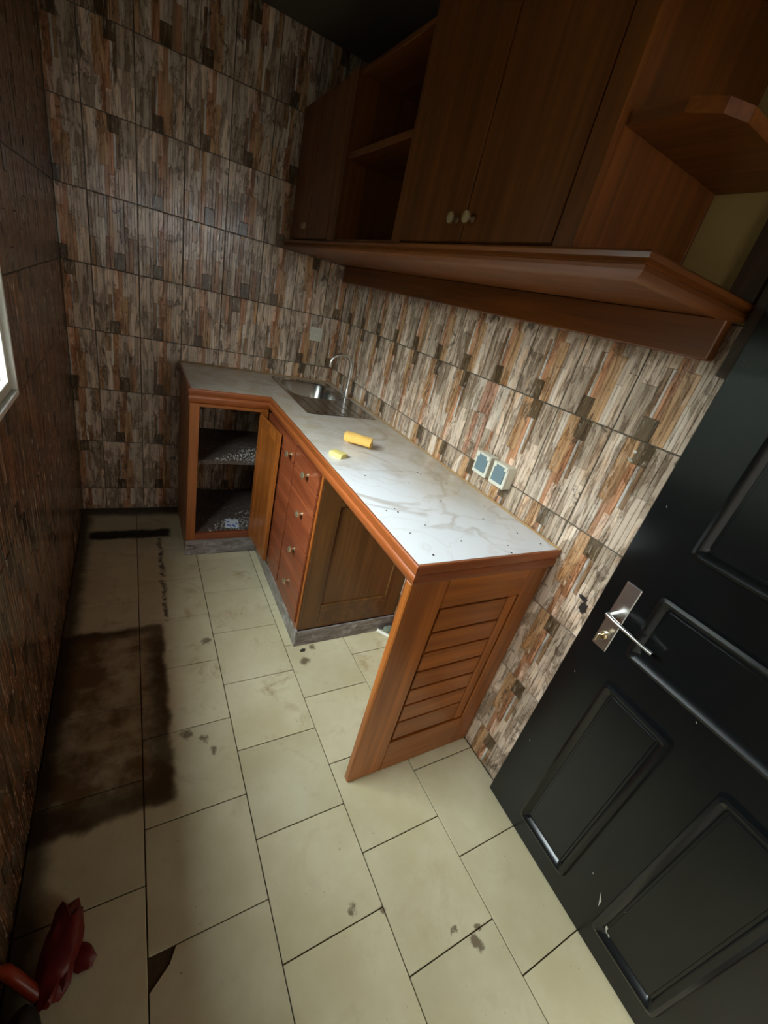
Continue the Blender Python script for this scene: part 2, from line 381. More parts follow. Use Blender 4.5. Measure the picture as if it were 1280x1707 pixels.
PRINT_B = [(0, .2, 0, .6, 'marb'), (0, .1, .6, 1, 'tan'), (.1, .2, .6, 1, 'grey'), (.2, .32, 0, .3, 'brown'), (.2, .32, .3, 1, 'lite'), (.32, .37, 0, .55, 'blue'),
           (.32, .48, .55, 1, 'rust'), (.37, .48, 0, .55, 'tan'), (.48, .72, 0, .75, 'marb'), (.48, .72, .75, 1, 'dark'), (.72, .8, 0, .35, 'pink'), (.72, .8, .35, 1, 'brown'),
           (.8, 1, 0, .5, 'lite'), (.8, .9, .5, 1, 'rust'), (.9, 1, .5, 1, 'grey')]
PRINT_C = [(0, .22, 0, .42, 'lite'), (0, .15, .42, 1, 'pale'), (.22, .58, 0, .4, 'red'), (.15, .3, .42, 1, 'red'), (.3, .46, .4, .8, 'lite'), (.3, .46, .8, 1, 'grey'),
           (.46, .58, .4, 1, 'red'), (.58, .9, 0, .55, 'lite'), (.58, .78, .55, .8, 'grey'), (.58, .78, .8, 1, 'pale'), (.78, .84, .5, 1, 'rust'), (.84, 1, .55, 1, 'marb'), (.9, 1, 0, .55, 'pale')]
PRINT_SHADE = [(0, .15, 0, .6, 'umber'), (0, .15, .6, 1, 'clay'), (.15, .4, 0, .35, 'clay'), (.15, .4, .35, 1, 'umber'), (.4, .52, 0, .7, 'soot'), (.4, .52, .7, 1, 'clay'),
           (.52, .78, 0, .5, 'clay'), (.52, .78, .5, 1, 'umber'), (.78, .86, 0, .8, 'umber'), (.78, 1, .8, 1, 'soot'), (.86, 1, 0, .8, 'clay')]  # left wall's shade put into the tile colours as darker browns
PRINTS = {'D': PRINT_SHADE, 'A': PRINT_A, 'B': PRINT_B, 'C': PRINT_C}
TW, TT = 0.2, 0.306
tile_cache = {}
def tile_mesh(pr, flip, u0, u1, v0, v1):
    """local frame: x along the wall, y into the wall, z up; origin at the tile's lower left; front at y=0 faces -y"""
    key = (pr, flip, round(u0, 3), round(u1, 3), round(v0, 3), round(v1, 3))
    if key in tile_cache: return tile_cache[key]
    vs, fs, cs = [], [], []
    rng = random.Random(ord(pr))
    strips = []
    for a, b, c, d, col in PRINTS[pr]:                      # wide strips fall into two or three narrower ones
        k = 3 if b - a > 0.19 and d - c > 0.35 else (2 if b - a > 0.105 and d - c > 0.3 else 1)
        cuts = [a] + sorted(a + (b - a) * (i + rng.uniform(-0.22, 0.22)) / k for i in range(1, k)) + [b]
        strips += [(p, q, c, d, col) for p, q in zip(cuts, cuts[1:])]
    for a, b, c, d, col in strips:
        hgt = rng.uniform(0.0, 0.0022)
        if flip: a, b, c, d = 1 - b, 1 - a, 1 - d, 1 - c
        a, b, c, d = max(a, u0), min(b, u1), max(c, v0), min(d, v1)
        if b - a < 0.02 or d - c < 0.02: continue
        x0, x1 = a * TW, b * TW; z0, z1 = (1 - d) * TT, (1 - c) * TT
        e = min(0.0016, (x1 - x0) * 0.3); i = len(vs)
        vs += [(x0, 0.0034, z0), (x1, 0.0034, z0), (x1, 0.0034, z1), (x0, 0.0034, z1),
               (x0 + e, hgt, z0 + e), (x1 - e, hgt, z0 + e), (x1 - e, hgt, z1 - e), (x0 + e, hgt, z1 - e)]
        f = [(i + 4, i + 5, i + 6, i + 7)] + [(i + k, i + (k + 1) % 4, i + 4 + (k + 1) % 4, i + 4 + k) for k in range(4)]
        fs += f; j = rng.uniform(0.80, 1.12)
        cs += [tuple(x * j for x in T[col][:3]) + (1,)] * len(f)
    # solid back and rim so that the tile has its own thickness
    X0, X1, Z0, Z1 = u0 * TW, u1 * TW, (1 - v1) * TT, (1 - v0) * TT; i = len(vs)
    for y in (0.0034, 0.0062): vs += [(X0, y, Z0), (X1, y, Z0), (X1, y, Z1), (X0, y, Z1)]
    f = [(i + 7, i + 6, i + 5, i + 4)] + [(i + (k + 1) % 4, i + k, i + 4 + k, i + 4 + (k + 1) % 4) for k in range(4)]
    fs += f; cs += [T['grey']] * 5
    me = bpy.data.meshes.new('wall_tile'); me.from_pydata(vs, [], fs)
    ca = me.color_attributes.new('tint', 'FLOAT_COLOR', 'CORNER')
    for p in me.polygons:
        for li in p.loop_indices: ca.data[li].color = cs[p.index]
    me.materials.append(TILE); me.update(); tile_cache[key] = me; return me
PU, PV = 0.2045, 0.3095
Z_JOINTS = [1.0735 + PV * k for k in range(-4, 7)]
def tiles(parent, frame, length, ph, zmax, pick, holes=()):
    """frame(u, z) -> world location of a tile corner, rotation z"""
    n = 0; k = -2
    while True:
        ua = ph + PU * k; k += 1
        if ua >= length: break
        ub = ua + PU
        if ub <= 0.006: continue
        for r, zj in enumerate(Z_JOINTS):
            za, zb = zj, zj + PV
            if zb <= 0.01 or za >= zmax - 0.01: continue
            cu0, cu1, cz0, cz1 = max(ua, 0), min(ub, length), max(za, 0.0), min(zb, zmax)
            boxes = [(cu0, cu1, cz0, cz1)]
            for h in holes:
                nb = []
                for a, b, c, d in boxes:
                    if b <= h[0] or a >= h[1] or d <= h[2] or c >= h[3]: nb.append((a, b, c, d)); continue
                    if a < h[0]: nb.append((a, h[0], c, d))
                    if b > h[1]: nb.append((h[1], b, c, d))
                    if c < h[2]: nb.append((max(a, h[0]), min(b, h[1]), c, h[2]))
                    if d > h[3]: nb.append((max(a, h[0]), min(b, h[1]), h[3], d))
                boxes = nb
            pr, fp = pick(k - 1, r, (ua + ub) / 2, (za + zb) / 2)
            for a, b, c, d in boxes:
                u0, u1 = max(0, (a - ua - 0.00225) / TW), min(1, (b - ua - 0.00225) / TW)
                v0, v1 = max(0, 1 - (d - za - 0.0017) / TT), min(1, 1 - (c - za - 0.0017) / TT)
                if u1 - u0 < 0.04 or v1 - v0 < 0.04: continue
                o = bpy.data.objects.new('wall_tile', tile_mesh(pr, fp, u0, u1, v0, v1)); C.objects.link(o)
                loc, rz = frame(ua + 0.00225, za + 0.0017)
                o.location = Vector(loc) - wloc(parent); o.rotation_euler = (0, 0, rz); o.parent = parent; n += 1
    return n
rngp = random.Random(11)
def pick_right(k, r, u, z):
    y = YB - u
    if 0.44 < y < 0.65 and 1.07 < z < 1.38: return ('C', False)
    if z > 1.38: return ('A', True)
    return ('A', False) if rngp.random() < 0.93 else ('B', False)
def pick_back(k, r, u, z):
    q = rngp.random()
    return ('A', True) if q < 0.55 else (('A', False) if q < 0.8 else ('B', rngp.random() < 0.5))
# back wall: seen from the room, left to right is +x ; right wall: left to right is -y ; left wall: left to right is +y
n1 = tiles(wb, lambda u, z: ((XL + u, YB, z), 0.0), -XL, (-0.129 - PU * 7) - XL, ZC, pick_back)
n2 = tiles(wr, lambda u, z: ((0.0, YB - u, z), -math.pi / 2), YB - YN, (YB - 0.030) % PU - PU, 1.6925, pick_right)
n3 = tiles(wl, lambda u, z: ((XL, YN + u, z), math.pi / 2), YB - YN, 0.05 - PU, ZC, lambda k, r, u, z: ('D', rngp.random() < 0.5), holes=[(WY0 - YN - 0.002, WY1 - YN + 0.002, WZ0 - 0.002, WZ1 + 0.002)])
def mark(par, name, y, z, ry, rz, mat, seed, n=14, lean=0.0):      # small patch stuck on the right wall's tiles
    r = random.Random(seed); pts = []
    for k in range(n):
        a = 2 * math.pi * k / n; q = r.uniform(0.6, 1.0); pts.append((ry * q * math.cos(a) + lean * q * math.sin(a), rz * q * math.sin(a)))
    bm = bmesh.new(); a = [bm.verts.new((-0.0004, y + u, z + w)) for u, w in pts]; b = [bm.verts.new((0.0035, y + u, z + w)) for u, w in pts]
    bm.faces.new(a); bm.faces.new(b[::-1])
    for k in range(n): bm.faces.new((a[k], a[(k + 1) % n], b[(k + 1) % n], b[k]))
    bmesh.ops.recalc_face_normals(bm, faces=bm.faces); return obj(name, bm, mat, par)
SOOT = plain('soot', (0.022, 0.014, 0.010), 0.8, var=0.3)
mark(wr, 'soot_mark', -0.146, 0.866, 0.015, 0.024, SOOT, 3, 18); mark(wr, 'soot_mark', -0.132, 0.892, 0.020, 0.010, SOOT, 8, 18)
mark(wr, 'wall_plug', -0.062, 1.352, 0.006, 0.006, WHITEP, 2, 10); mark(wr, 'glue_smear', -0.058, 1.328, 0.010, 0.006, CHIP, 4, 10, 0.006)
# plain painted wall above the tiles on the right
pp = obj('paint_band', B(0.0, 0.0048, YN, YB, 1.6945, ZC), PLASTER, wr)

# ------------------------------------------------------------------ window in the left wall
win = obj('window_1', B(XL - 0.050, XL + 0.005, WY0, WY1, WZ0, WZ0 + 0.016, bev=0.0015), WHITEF); win['kind'] = 'structure'; win['label'] = 'white aluminium window at the left edge'
def wf(n, *a): return obj(n, B(*a, bev=0.0015), WHITEF, win)
wf('frame_jamb', XL - 0.022, XL + 0.005, WY1 - 0.012, WY1, WZ0 + 0.016, WZ1)
wf('frame_jamb', XL - 0.022, XL + 0.005, WY0, WY0 + 0.012, WZ0 + 0.016, WZ1)
wf('frame_head', XL - 0.050, XL + 0.005, WY0 + 0.012, WY1 - 0.012, WZ1 - 0.016, WZ1)
mid = (WY0 + WY1) / 2
for (ya, yb, xo) in ((WY0 + 0.012, mid + 0.016, -0.048), (mid - 0.016, WY1 - 0.012, -0.024)):
    xa, xb = XL + xo, XL + xo + 0.016
    s = obj('sash', B(xa, xb, ya, ya + 0.024, WZ0 + 0.017, WZ1 - 0.017, bev=0.0015), WHITEF, win)
    for a in ((yb - 0.024, yb, WZ0 + 0.017, WZ1 - 0.017), (ya + 0.024, yb - 0.024, WZ0 + 0.017, WZ0 + 0.045), (ya + 0.024, yb - 0.024, WZ1 - 0.045, WZ1 - 0.017)):
        obj('sash_rail', B(xa, xb, *a, bev=0.0015), WHITEF, s)
    obj('pane', B(xa + 0.006, xa + 0.010, ya + 0.022, yb - 0.022, WZ0 + 0.043, WZ1 - 0.043), GLASS, s)

# ------------------------------------------------------------------ open black door lying against the right wall
HX, HY = -0.056, -0.985
door_len, door_ang = 0.795, math.radians(2.4)
dr = thing('door_1', 'black gloss panelled door standing open against the tiled wall', 'door', (HX, HY, 0.0)); dr['kind'] = 'structure'
del dr['category']
FRX = -0.022                       # half thickness; local frame: y along the leaf, x out of the wall is negative
def dpart(name, bm, m, par, smooth=False):
    o = obj(name, bm, m, None, smooth, origin=(0, 0, 0)); o.parent = par; return o
DL = door_len
leaf = dpart('leaf', B(-0.018, 0.018, 0, DL, 0.008, 2.035, bev=0.002), BLACKP, dr)
# u measured from the free (lock) edge
def U(u): return DL - u
def panel(u0, u1, z0, z1):
    # moulding ring with sloped section, plus a raised field
    prof = [(0.0, 0.0), (0.004, 0.013), (0.012, 0.016), (0.021, 0.010), (0.028, 0.0)]
    bm = bmesh.new(); rings = []
    for o, h in prof:
        c = 0.012
        def cor(cx, cy, sx, sy): return [(cx + sx * 0, cy + sy * c), (cx + sx * c * .3, cy + sy * c * .3), (cx + sx * c, cy)]
        a0, a1, b0, b1 = U(u1) + o, U(u0) - o, z0 + o, z1 - o
        pts = cor(a0, b0, 1, 1) + cor(a1, b0, -1, 1)[::-1] + cor(a1, b1, -1, -1) + cor(a0, b1, 1, -1)[::-1]
        rings.append([bm.verts.new((-0.018 - h, y, z)) for y, z in pts])
    for p, q in zip(rings, rings[1:]):
        for k in range(len(p)): bm.faces.new((p[k], p[(k + 1) % len(p)], q[(k + 1) % len(p)], q[k]))
    bmesh.ops.recalc_face_normals(bm, faces=bm.faces)
    for f in bm.faces:
        pass
    dpart('panel_moulding', bm, BLACKP, dr, True)
    dpart('raised_panel', B(-0.0205, -0.018, U(u1) + 0.034, U(u0) - 0.034, z0 + 0.034, z1 - 0.034, bev=0.001), BLACKP, dr)
for u0, u1 in ((0.135, 0.340), (0.452, 0.657)):
    panel(u0, u1, 0.095, 0.765); panel(u0, u1, 1.19, 1.90)
panel(0.135, 0.657, 0.865, 1.075)
lk = dpart('lock_plate', B(-0.0225, -0.0182, U(0.092), U(0.046), 0.825, 1.045, bev=0.002), CHROME, dr)
lv = bmesh.new()
tube(lv, [(-0.022, U(0.068), 0.945), (-0.060, U(0.068), 0.945)], 0.010, 12)
tube(lv, [(-0.056, U(0.060), 0.945), (-0.062, U(0.085), 0.945), (-0.060, U(0.13), 0.942), (-0.054, U(0.175), 0.936), (-0.050, U(0.198), 0.934)], [0.0072, 0.0065, 0.0052, 0.0046, 0.0056], 10)
dpart('lever_handle', lv, CHROME, lk, True)
cy = bmesh.new(); lathe(cy, [(0.012, 0), (0.012, 0.006), (0.009, 0.009)], Matrix.Translation((-0.0224, U(0.068), 0.868)) @ Matrix.Rotation(-math.pi / 2, 4, 'Y'), 14)
dpart('lock_cylinder', cy, BRASS, lk, True)
ky = bmesh.new(); bx(ky, -0.046, -0.031, U(0.069), U(0.067), 0.862, 0.874, bev=0.0006); bx(ky, -0.060, -0.046, U(0.070), U(0.066), 0.857, 0.879, bev=0.001)
dpart('key', ky, BRASS, lk)
chips = bmesh.new(); rc = random.Random(5)
def chip(pts):
    vs = [chips.verts.new((-0.0188 - (0.0002 if abs(h) < 1 else 0), U(u), z)) for u, z, h in pts]; 
    vb = [chips.verts.new((-0.0176, v.co.y, v.co.z)) for v in vs]; n = len(vs)
    chips.faces.new(vs); chips.faces.new(vb[::-1])
    for i in range(n): chips.faces.new((vs[i], vs[(i + 1) % n], vb[(i + 1) % n], vb[i]))
def chipline(a, b, w):
    (u0, z0), (u1, z1) = a, b; d = Vector((u1 - u0, z1 - z0)).normalized(); nn = Vector((-d.y, d.x)) * w
    m = ((u0 + u1) / 2 + nn.x, (z0 + z1) / 2 + nn.y)
    chip([(u0, z0, 0), (m[0] + nn.x * .4, m[1] + nn.y * .4, 0), (u1, z1, 0), (m[0] - nn.x, m[1] - nn.y, 0)])
for a, b, w in [((0.424, 0.205), (0.440, 0.160), 0.004), ((0.470, 0.150), (0.492, 0.118), 0.006), ((0.486, 0.135), (0.505, 0.110), 0.003),
                ((0.525, 0.655), (0.535, 0.620), 0.004), ((0.533, 0.625), (0.552, 0.598), 0.004), ((0.550, 0.600), (0.582, 0.592), 0.004)]:
    chipline(a, b, w)
for i in range(14):
    u, z = rc.uniform(0.03, 0.6), rc.uniform(0.05, 1.45); chipline((u, z), (u + 0.004, z - 0.005), 0.0012)
bmesh.ops.recalc_face_normals(chips, faces=chips.faces)
oc = dpart('paint_chips', chips, CHIP, dr); oc['kind'] = 'stuff'; oc['label'] = 'pale chips where the black paint has come off'
dr.rotation_euler = (0, 0, -door_ang)

# ------------------------------------------------------------------ lower counter: worktop, supports, cabinets
D, RX, RY, H = 0.572, 0.962, 1.527, 0.978      # depth, return's left end, return's front, height
wt = thing('worktop', 'L-shaped white marble tiled worktop with varnished wood edging', 'worktop', (-0.3, 1.0, 0.91))
def mt(pts=None, bm=None): return obj('worktop_tile', bm or prism(pts, 0.948, H), MARBLE, wt)
IN = 0.0125
mt([(-D + IN, IN), (-0.001, IN), (-0.001, 0.609), (-D + IN, 0.609)])
mt([(-D + IN, 0.6105), (-0.001, 0.6105), (-0.001, 1.2145), (-D + IN, 1.2145)])
SX0, SX1, SY0, SY1 = -0.438, -0.040, 1.296, 2.050      # sink rim
bm = bmesh.new()
for a in ((-D + IN, SX0 + 0.012, 1.216, YB - 0.001), (SX1 - 0.012, -0.001, 1.216, YB - 0.001), (SX0 + 0.012, SX1 - 0.012, 1.216, SY0 + 0.012), (SX0 + 0.012, SX1 - 0.012, SY1 - 0.012, YB - 0.001)):
    bx(bm, a[0], a[1], a[2], a[3], 0.948, H)
mt(bm=bm)
mt([(-RX + IN, RY + IN), (-D + IN - 0.0015, RY + IN), (-D + IN - 0.0015, YB - 0.001), (-RX + IN, YB - 0.001)])
prof = [(-IN, H - 0.001), (-0.004, H + 0.001), (-0.0008, H - 0.002), (0.0, H - 0.007), (-0.0005, 0.956), (-0.003, 0.951), (-0.0075, 0.9485), (-0.0075, 0.9455),
        (-0.003, 0.942), (-0.0012, 0.934), (-0.003, 0.922), (-0.008, 0.913), (-0.012, 0.908), (-0.030, 0.908), (-0.030, 0.947), (-IN, 0.947)]
path = [(-RX, YB - 0.001), (-RX, RY), (-D, RY), (-D, 0.0), (-0.001, 0.0)]
secs = sections([(x, y) for x, y in path], [(-o if False else o, z) for o, z in prof])
# outward must be -x / -y: travelling from the back wall towards the room the outward side is on the right, so flip
secs = [[Vector((2 * p[0] - v.x, 2 * p[1] - v.y, v.z)) for v in s] for s, p in zip(secs, path)]
for i in range(4):
    obj('edge_trim', strip_mesh(secs[i], secs[i + 1]), TRIM[1] if i in (0, 2) else TRIM[0], wt, True)

# end panel that carries the near end of the worktop
ep = thing('counter_end_panel', 'wooden slatted end panel holding up the near end of the worktop', 'panel', (-0.28, 0.03, 0.0))
EY0, EY1 = 0.018, 0.046
def W(name, par, ax, *a, mats=WOOD, bev=0.002): return obj(name, B(*a, bev=bev), mats[ax], par)
W('stile', ep, 2, -0.560, -0.4225, EY0, EY1, 0.0, 0.907, bev=0.004)
W('stile', ep, 2, -0.0835, -0.002, EY0, EY1, 0.0, 0.907)
W('rail', ep, 0, -0.4225, -0.0835, EY0, EY1, 0.797, 0.907)
W('rail', ep, 0, -0.4225, -0.0835, EY0, EY1, 0.0, 0.163)
W('backing_board', ep, 0, -0.4225, -0.0835, EY1 - 0.006, EY1, 0.163, 0.797)
W('margin_strip', ep, 2, -0.129, -0.088, EY0 + 0.004, EY1 - 0.006, 0.169, 0.792)
zz = [0.790, 0.692, 0.606, 0.520, 0.436, 0.356, 0.270, 0.170]
for a, b in zip(zz, zz[1:]): W('slat', ep, 0, -0.414, -0.1335, EY0 + 0.0035, EY1 - 0.006, b + 0.005, a - 0.004)

tag(obj('kneehole_back_panel', B(-0.012, -0.0015, 0.052, 0.690, 0.0, 0.906, bev=0.001), REDW[2]), 'dark red wooden board against the wall at the back of the open kneehole', 'panel')
obj('sealant_bead', B(-0.008, -0.0006, 0.002, YB - 0.002, H, H + 0.006, bev=0.002), SEAL, wt)
obj('sealant_bead', B(-RX + 0.002, -0.009, YB - 0.009, YB - 0.0012, H, H + 0.006, bev=0.002), SEAL, wt)
def knob(par, loc, direction, mat=BRASS, s=1.15, name='knob'):
    bm = bmesh.new(); q = Vector((0, 0, 1)).rotation_difference(Vector(direction)).to_matrix().to_4x4()
    lathe(bm, [(0.0075 * s, 0), (0.0075 * s, 0.002 * s), (0.0045 * s, 0.005 * s), (0.0045 * s, 0.013 * s), (0.010 * s, 0.017 * s), (0.0135 * s, 0.021 * s), (0.0125 * s, 0.025 * s), (0.006 * s, 0.028 * s)], Matrix.Translation(loc) @ q, 14)
    return obj(name, bm, mat, par, True)

# drawer unit
FX = -0.556
dc = thing('drawer_cabinet', 'red-brown wooden unit of four drawers beside the open kneehole', 'cabinet', (-0.28, 0.87, 0.0))
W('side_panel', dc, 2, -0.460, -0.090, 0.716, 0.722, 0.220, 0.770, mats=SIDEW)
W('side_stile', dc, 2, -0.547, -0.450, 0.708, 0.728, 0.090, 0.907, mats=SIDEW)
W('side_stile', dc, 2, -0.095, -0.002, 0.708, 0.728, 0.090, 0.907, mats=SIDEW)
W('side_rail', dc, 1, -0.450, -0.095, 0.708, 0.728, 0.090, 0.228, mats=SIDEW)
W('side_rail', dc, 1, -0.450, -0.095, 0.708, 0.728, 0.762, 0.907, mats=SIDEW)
W('face_stile', dc, 2, -0.556, -0.5475, 0.7085, 0.722, 0.100, 0.907)
W('divider_panel', dc, 2, -0.545, -0.004, 1.032, 1.042, 0.090, 0.907, mats=REDW)
W('bottom_board', dc, 1, -0.545, -0.004, 0.729, 1.031, 0.090, 0.106, mats=REDW)
W('face_rail', dc, 1, -0.5535, -0.540, 0.723, 1.041, 0.090, 0.128, mats=REDW)
edges = [0.902, 0.712, 0.521, 0.325, 0.130]
for i, (zt, zb) in enumerate(zip(edges, edges[1:])):
    zm = (zt + zb) / 2
    d = obj('drawer', B(FX + 0.004, -0.10, 0.727, 1.028, zb + 0.004, zt - 0.004, bev=0.002), REDW[1], dc)
    for a, b in ((zm + 0.0025, zt - 0.003), (zb + 0.003, zm - 0.0025)):
        obj('front_plank', B(FX - 0.010, FX + 0.0038, 0.725, 1.030, a, b, bev=0.003, seg=2), REDW[1], d)
    kz = [0.845, 0.662, 0.464, 0.278][i]
    knob(d, (FX - 0.010, (0.841, 0.835, 0.858, 0.862)[i], kz), (-1, 0, 0))
p = bmesh.new(); bx(p, -0.556, -0.545, 0.696, 1.043, 0.0, 0.089, bev=0.001); obj('plinth_tile', p, PLINTH, dc)
obj('plinth_tile', B(-0.5445, -0.006, 0.696, 0.706, 0.0, 0.089, bev=0.001), PLINTH, dc)

# sink cabinet between the drawers and the corner unit
sc = thing('sink_cabinet', 'red-brown cabinet with planked door below the sink', 'cabinet', (-0.28, 1.28, 0.0))
dd = obj('door', B(FX + 0.002, FX + 0.014, 1.049, 1.519, 0.130, 0.900, bev=0.002), REDW[2], sc)
zz = [0.902, 0.805, 0.712, 0.620, 0.523, 0.429, 0.336, 0.243, 0.130]
for a, b in zip(zz, zz[1:]): obj('front_plank', B(FX - 0.010, FX + 0.0018, 1.047, 1.521, b + 0.0025, a - 0.0025, bev=0.003, seg=2), REDW[1], dd)
knob(dd, (FX - 0.010, 1.078, 0.842), (-1, 0, 0))
W('bottom_board', sc, 1, -0.540, -0.004, 1.044, 1.525, 0.090, 0.106, mats=REDW)
W('face_rail', sc, 1, -0.5535, -0.541, 1.044, 1.525, 0.090, 0.128, mats=REDW)
obj('plinth_tile', B(-0.556, -0.545, 1.044, 1.5255, 0.0, 0.089, bev=0.001), PLINTH, sc)

# corner cabinet with its door hanging open
cc = thing('corner_cabinet', 'corner cabinet at the far end with its door hanging open on a dusty shelf', 'cabinet', (-0.77, 1.82, 0.0))
W('side_panel', cc, 2, -0.953, -0.935, RY + 0.030, YB - 0.003, 0.0, 0.906, bev=0.001)
W('stile', cc, 2, -0.955, -0.908, RY + 0.007, RY + 0.029, 0.100, 0.906)
W('stile', cc, 2, -0.606, -0.566, RY + 0.007, RY + 0.029, 0.100, 0.906)
W('rail', cc, 0, -0.908, -0.606, RY + 0.007, RY + 0.029, 0.889, 0.906)
W('rail', cc, 0, -0.908, -0.606, RY + 0.007, RY + 0.029, 0.100, 0.144, mats=REDW)
obj('bottom_board', B(-0.934, -0.46, RY + 0.030, YB - 0.003, 0.118, 0.138), DUST, cc)
obj('shelf', B(-0.934, -0.46, RY + 0.060, YB - 0.003, 0.560, 0.580), DUST, cc)
obj('inner_side', B(-0.4595, -0.447, RY + 0.030, YB - 0.003, 0.118, 0.906), DARKW, cc)
obj('plinth_tile', B(-0.958, -0.5575, RY + 0.002, RY + 0.012, 0.0, 0.099, bev=0.001), PLINTH, cc)
# open leaf, hinged on the right stile, swung out towards the room
def leafbox(u0, u1, t0, t1, z0, z1, bev=0.002):
    b = B(u0, u1, t0, t1, z0, z1, bev=bev)
    ang = math.atan2(1.226 - 1.527, -0.588 + 0.609)      # direction of the leaf from hinge to free edge
    mtx = Matrix.Translation((-0.609, 1.527, 0)) @ Matrix.Rotation(ang, 4, 'Z')
    bmesh.ops.transform(b, matrix=mtx, verts=b.verts); return b
lf = obj('door', leafbox(0.002, 0.300, 0.0, 0.014, 0.135, 0.882), WOOD[2], cc)
for a in ((0.002, 0.045, 0.135, 0.882), (0.257, 0.300, 0.135, 0.882), (0.046, 0.256, 0.135, 0.190), (0.046, 0.256, 0.828, 0.882)):
    obj('door_frame_piece', leafbox(a[0], a[1], -0.004, -0.0002, a[2], a[3], 0.0012), WOOD[2 if a[1] - a[0] < 0.1 else 0], lf)
kp = Matrix.Translation((-0.609, 1.527, 0)) @ Matrix.Rotation(math.atan2(1.226 - 1.527, -0.588 + 0.609), 4, 'Z')
knob(lf, kp @ Vector((0.272, 0.014, 0.842)), (kp.to_3x3() @ Vector((0, 1, 0))), BRASS, 0.7)

# rubble lying in the corner cabinet, placed to draw its wedge of light
def flakes(name, n, region, z, size, mat, seed, label, cat, hgt=0.004):       # kept to the light wedge, pale pieces painting its shape
    r = random.Random(seed); bm = bmesh.new()
    for i in range(n):
        x, y = r.uniform(region[0], region[1]), r.uniform(region[2], region[3]); s = r.uniform(*size); a = r.uniform(0, 6.28)
        if y - 1.547 > 0.85 * (x + 0.89): continue
        pts = [(x + s * r.uniform(.5, 1) * math.cos(a + k * 1.57), y + s * r.uniform(.4, .9) * math.sin(a + k * 1.57)) for k in range(4)]
        prism(pts, z, z + r.uniform(0.3, 1) * hgt, bm)
    o = obj(name, bm, mat); o['kind'] = 'stuff'; return tag(o, label, cat)
CRUMB = plain('plaster_crumb_and_light', srgb(190, 184, 176), 0.9, var=0.25)
flakes('plaster_crumbs_and_light', 420, (-0.88, -0.52, 1.590, 1.82), 0.580, (0.002, 0.006), CRUMB, 2, 'whitish plaster crumbs drawing a light wedge on the corner cabinet shelf', 'rubble', 0.006)
flakes('plaster_rubble_and_light', 380, (-0.88, -0.52, 1.560, 1.80), 0.138, (0.002, 0.006), CRUMB, 3, 'whitish plaster rubble drawing a light wedge on the floor of the corner cabinet', 'rubble', 0.006)
tag(obj('tile_scrap', prism([(-0.735, 1.585), (-0.655, 1.575), (-0.645, 1.67), (-0.72, 1.68)], 0.1445, 0.150), SCRAP), 'scrap of blue and white patterned tile inside the corner cabinet', 'tile')

# ------------------------------------------------------------------ sink and tap
sk = thing('sink', 'stainless steel inset sink with drainboard set into the far worktop', 'sink', (-0.24, 1.67, H))
def rrect(x0, x1, y0, y1, r, n=6):
    out = []
    for cx, cy_, a0 in ((x1 - r, y0 + r, -90), (x1 - r, y1 - r, 0), (x0 + r, y1 - r, 90), (x0 + r, y0 + r, 180)):
        for k in range(n + 1):
            a = math.radians(a0 + 90 * k / n); out.append((cx + r * math.cos(a), cy_ + r * math.sin(a)))
    return out
bxo = (-0.405, -0.085, 1.620, 2.010)
def bring(bm, loops):
    rings = [[bm.verts.new((x, y, z)) for x, y in pts] for pts, z in loops]
    for a, b in zip(rings, rings[1:]):
        n = len(a)
        for k in range(n): bm.faces.new((a[k], a[(k + 1) % n], b[(k + 1) % n], b[k]))
    return rings
bm = bmesh.new()
# steel sheet with a rolled rim, pierced by the bowl: outer loop -> bowl loop
outer = rrect(SX0, SX1, SY0, SY1, 0.02); outer2 = rrect(SX0 + 0.004, SX1 - 0.004, SY0 + 0.004, SY1 - 0.004, 0.018); out3 = rrect(SX0 + 0.014, SX1 - 0.014, SY0 + 0.014, SY1 - 0.014, 0.015)
hole = rrect(bxo[0], bxo[1], bxo[2], bxo[3], 0.09)
bring(bm, [(outer, H + 0.0006), (outer2, H + 0.003), (out3, H + 0.0012), (hole, H + 0.0008)])
bmesh.ops.recalc_face_normals(bm, faces=bm.faces)
obj('rim_sheet', bm, STEEL, sk, True)
bm = bmesh.new()
def ins(d, r): return rrect(bxo[0] + d, bxo[1] - d, bxo[2] + d, bxo[3] - d, r)
rg = bring(bm, [(ins(0, 0.09), H + 0.0008), (ins(0.006, 0.088), H - 0.008), (ins(0.014, 0.085), H - 0.10), (ins(0.030, 0.075), H - 0.135), (ins(0.06, 0.05), H - 0.145)])
bm.faces.new(rg[-1]); bmesh.ops.recalc_face_normals(bm, faces=bm.faces); bmesh.ops.reverse_faces(bm, faces=bm.faces)
obj('bowl', bm, STEEL, sk, True)
bm = bmesh.new()
for k in range(6): 
    x = -0.375 + k * 0.05; bx(bm, x, x + 0.012, 1.34, 1.585, H + 0.0008, H + 0.0028, bev=0.0009)
obj('drain_ribs', bm, STEEL, sk)
bm = bmesh.new(); lathe(bm, [(0.024, 0), (0.024, 0.002), (0.016, 0.003), (0.014, 0.001)], Matrix.Translation((-0.245, 1.815, H - 0.1448)), 16); obj('drain', bm, CHROME, sk, True)
tp = thing('tap', 'thin gooseneck tap with chrome finish behind the sink bowl', 'tap', (-0.060, 1.700, H + 0.001))
bm = bmesh.new(); lathe(bm, [(0.019, 0), (0.019, 0.004), (0.013, 0.008), (0.012, 0.055), (0.009, 0.062)], Matrix.Translation((-0.060, 1.700, H + 0.0022)), 16); obj('tap_body', bm, CHROME, tp, True)
arc = [(-0.060, 1.700, H + 0.06), (-0.060, 1.700, H + 0.12), (-0.060, 1.700, 1.165)] + [(-0.128 + 0.068 * math.cos(math.radians(a)), 1.700 + 0.0, 1.165 + 0.064 * math.sin(math.radians(a))) for a in range(12, 200, 12)]
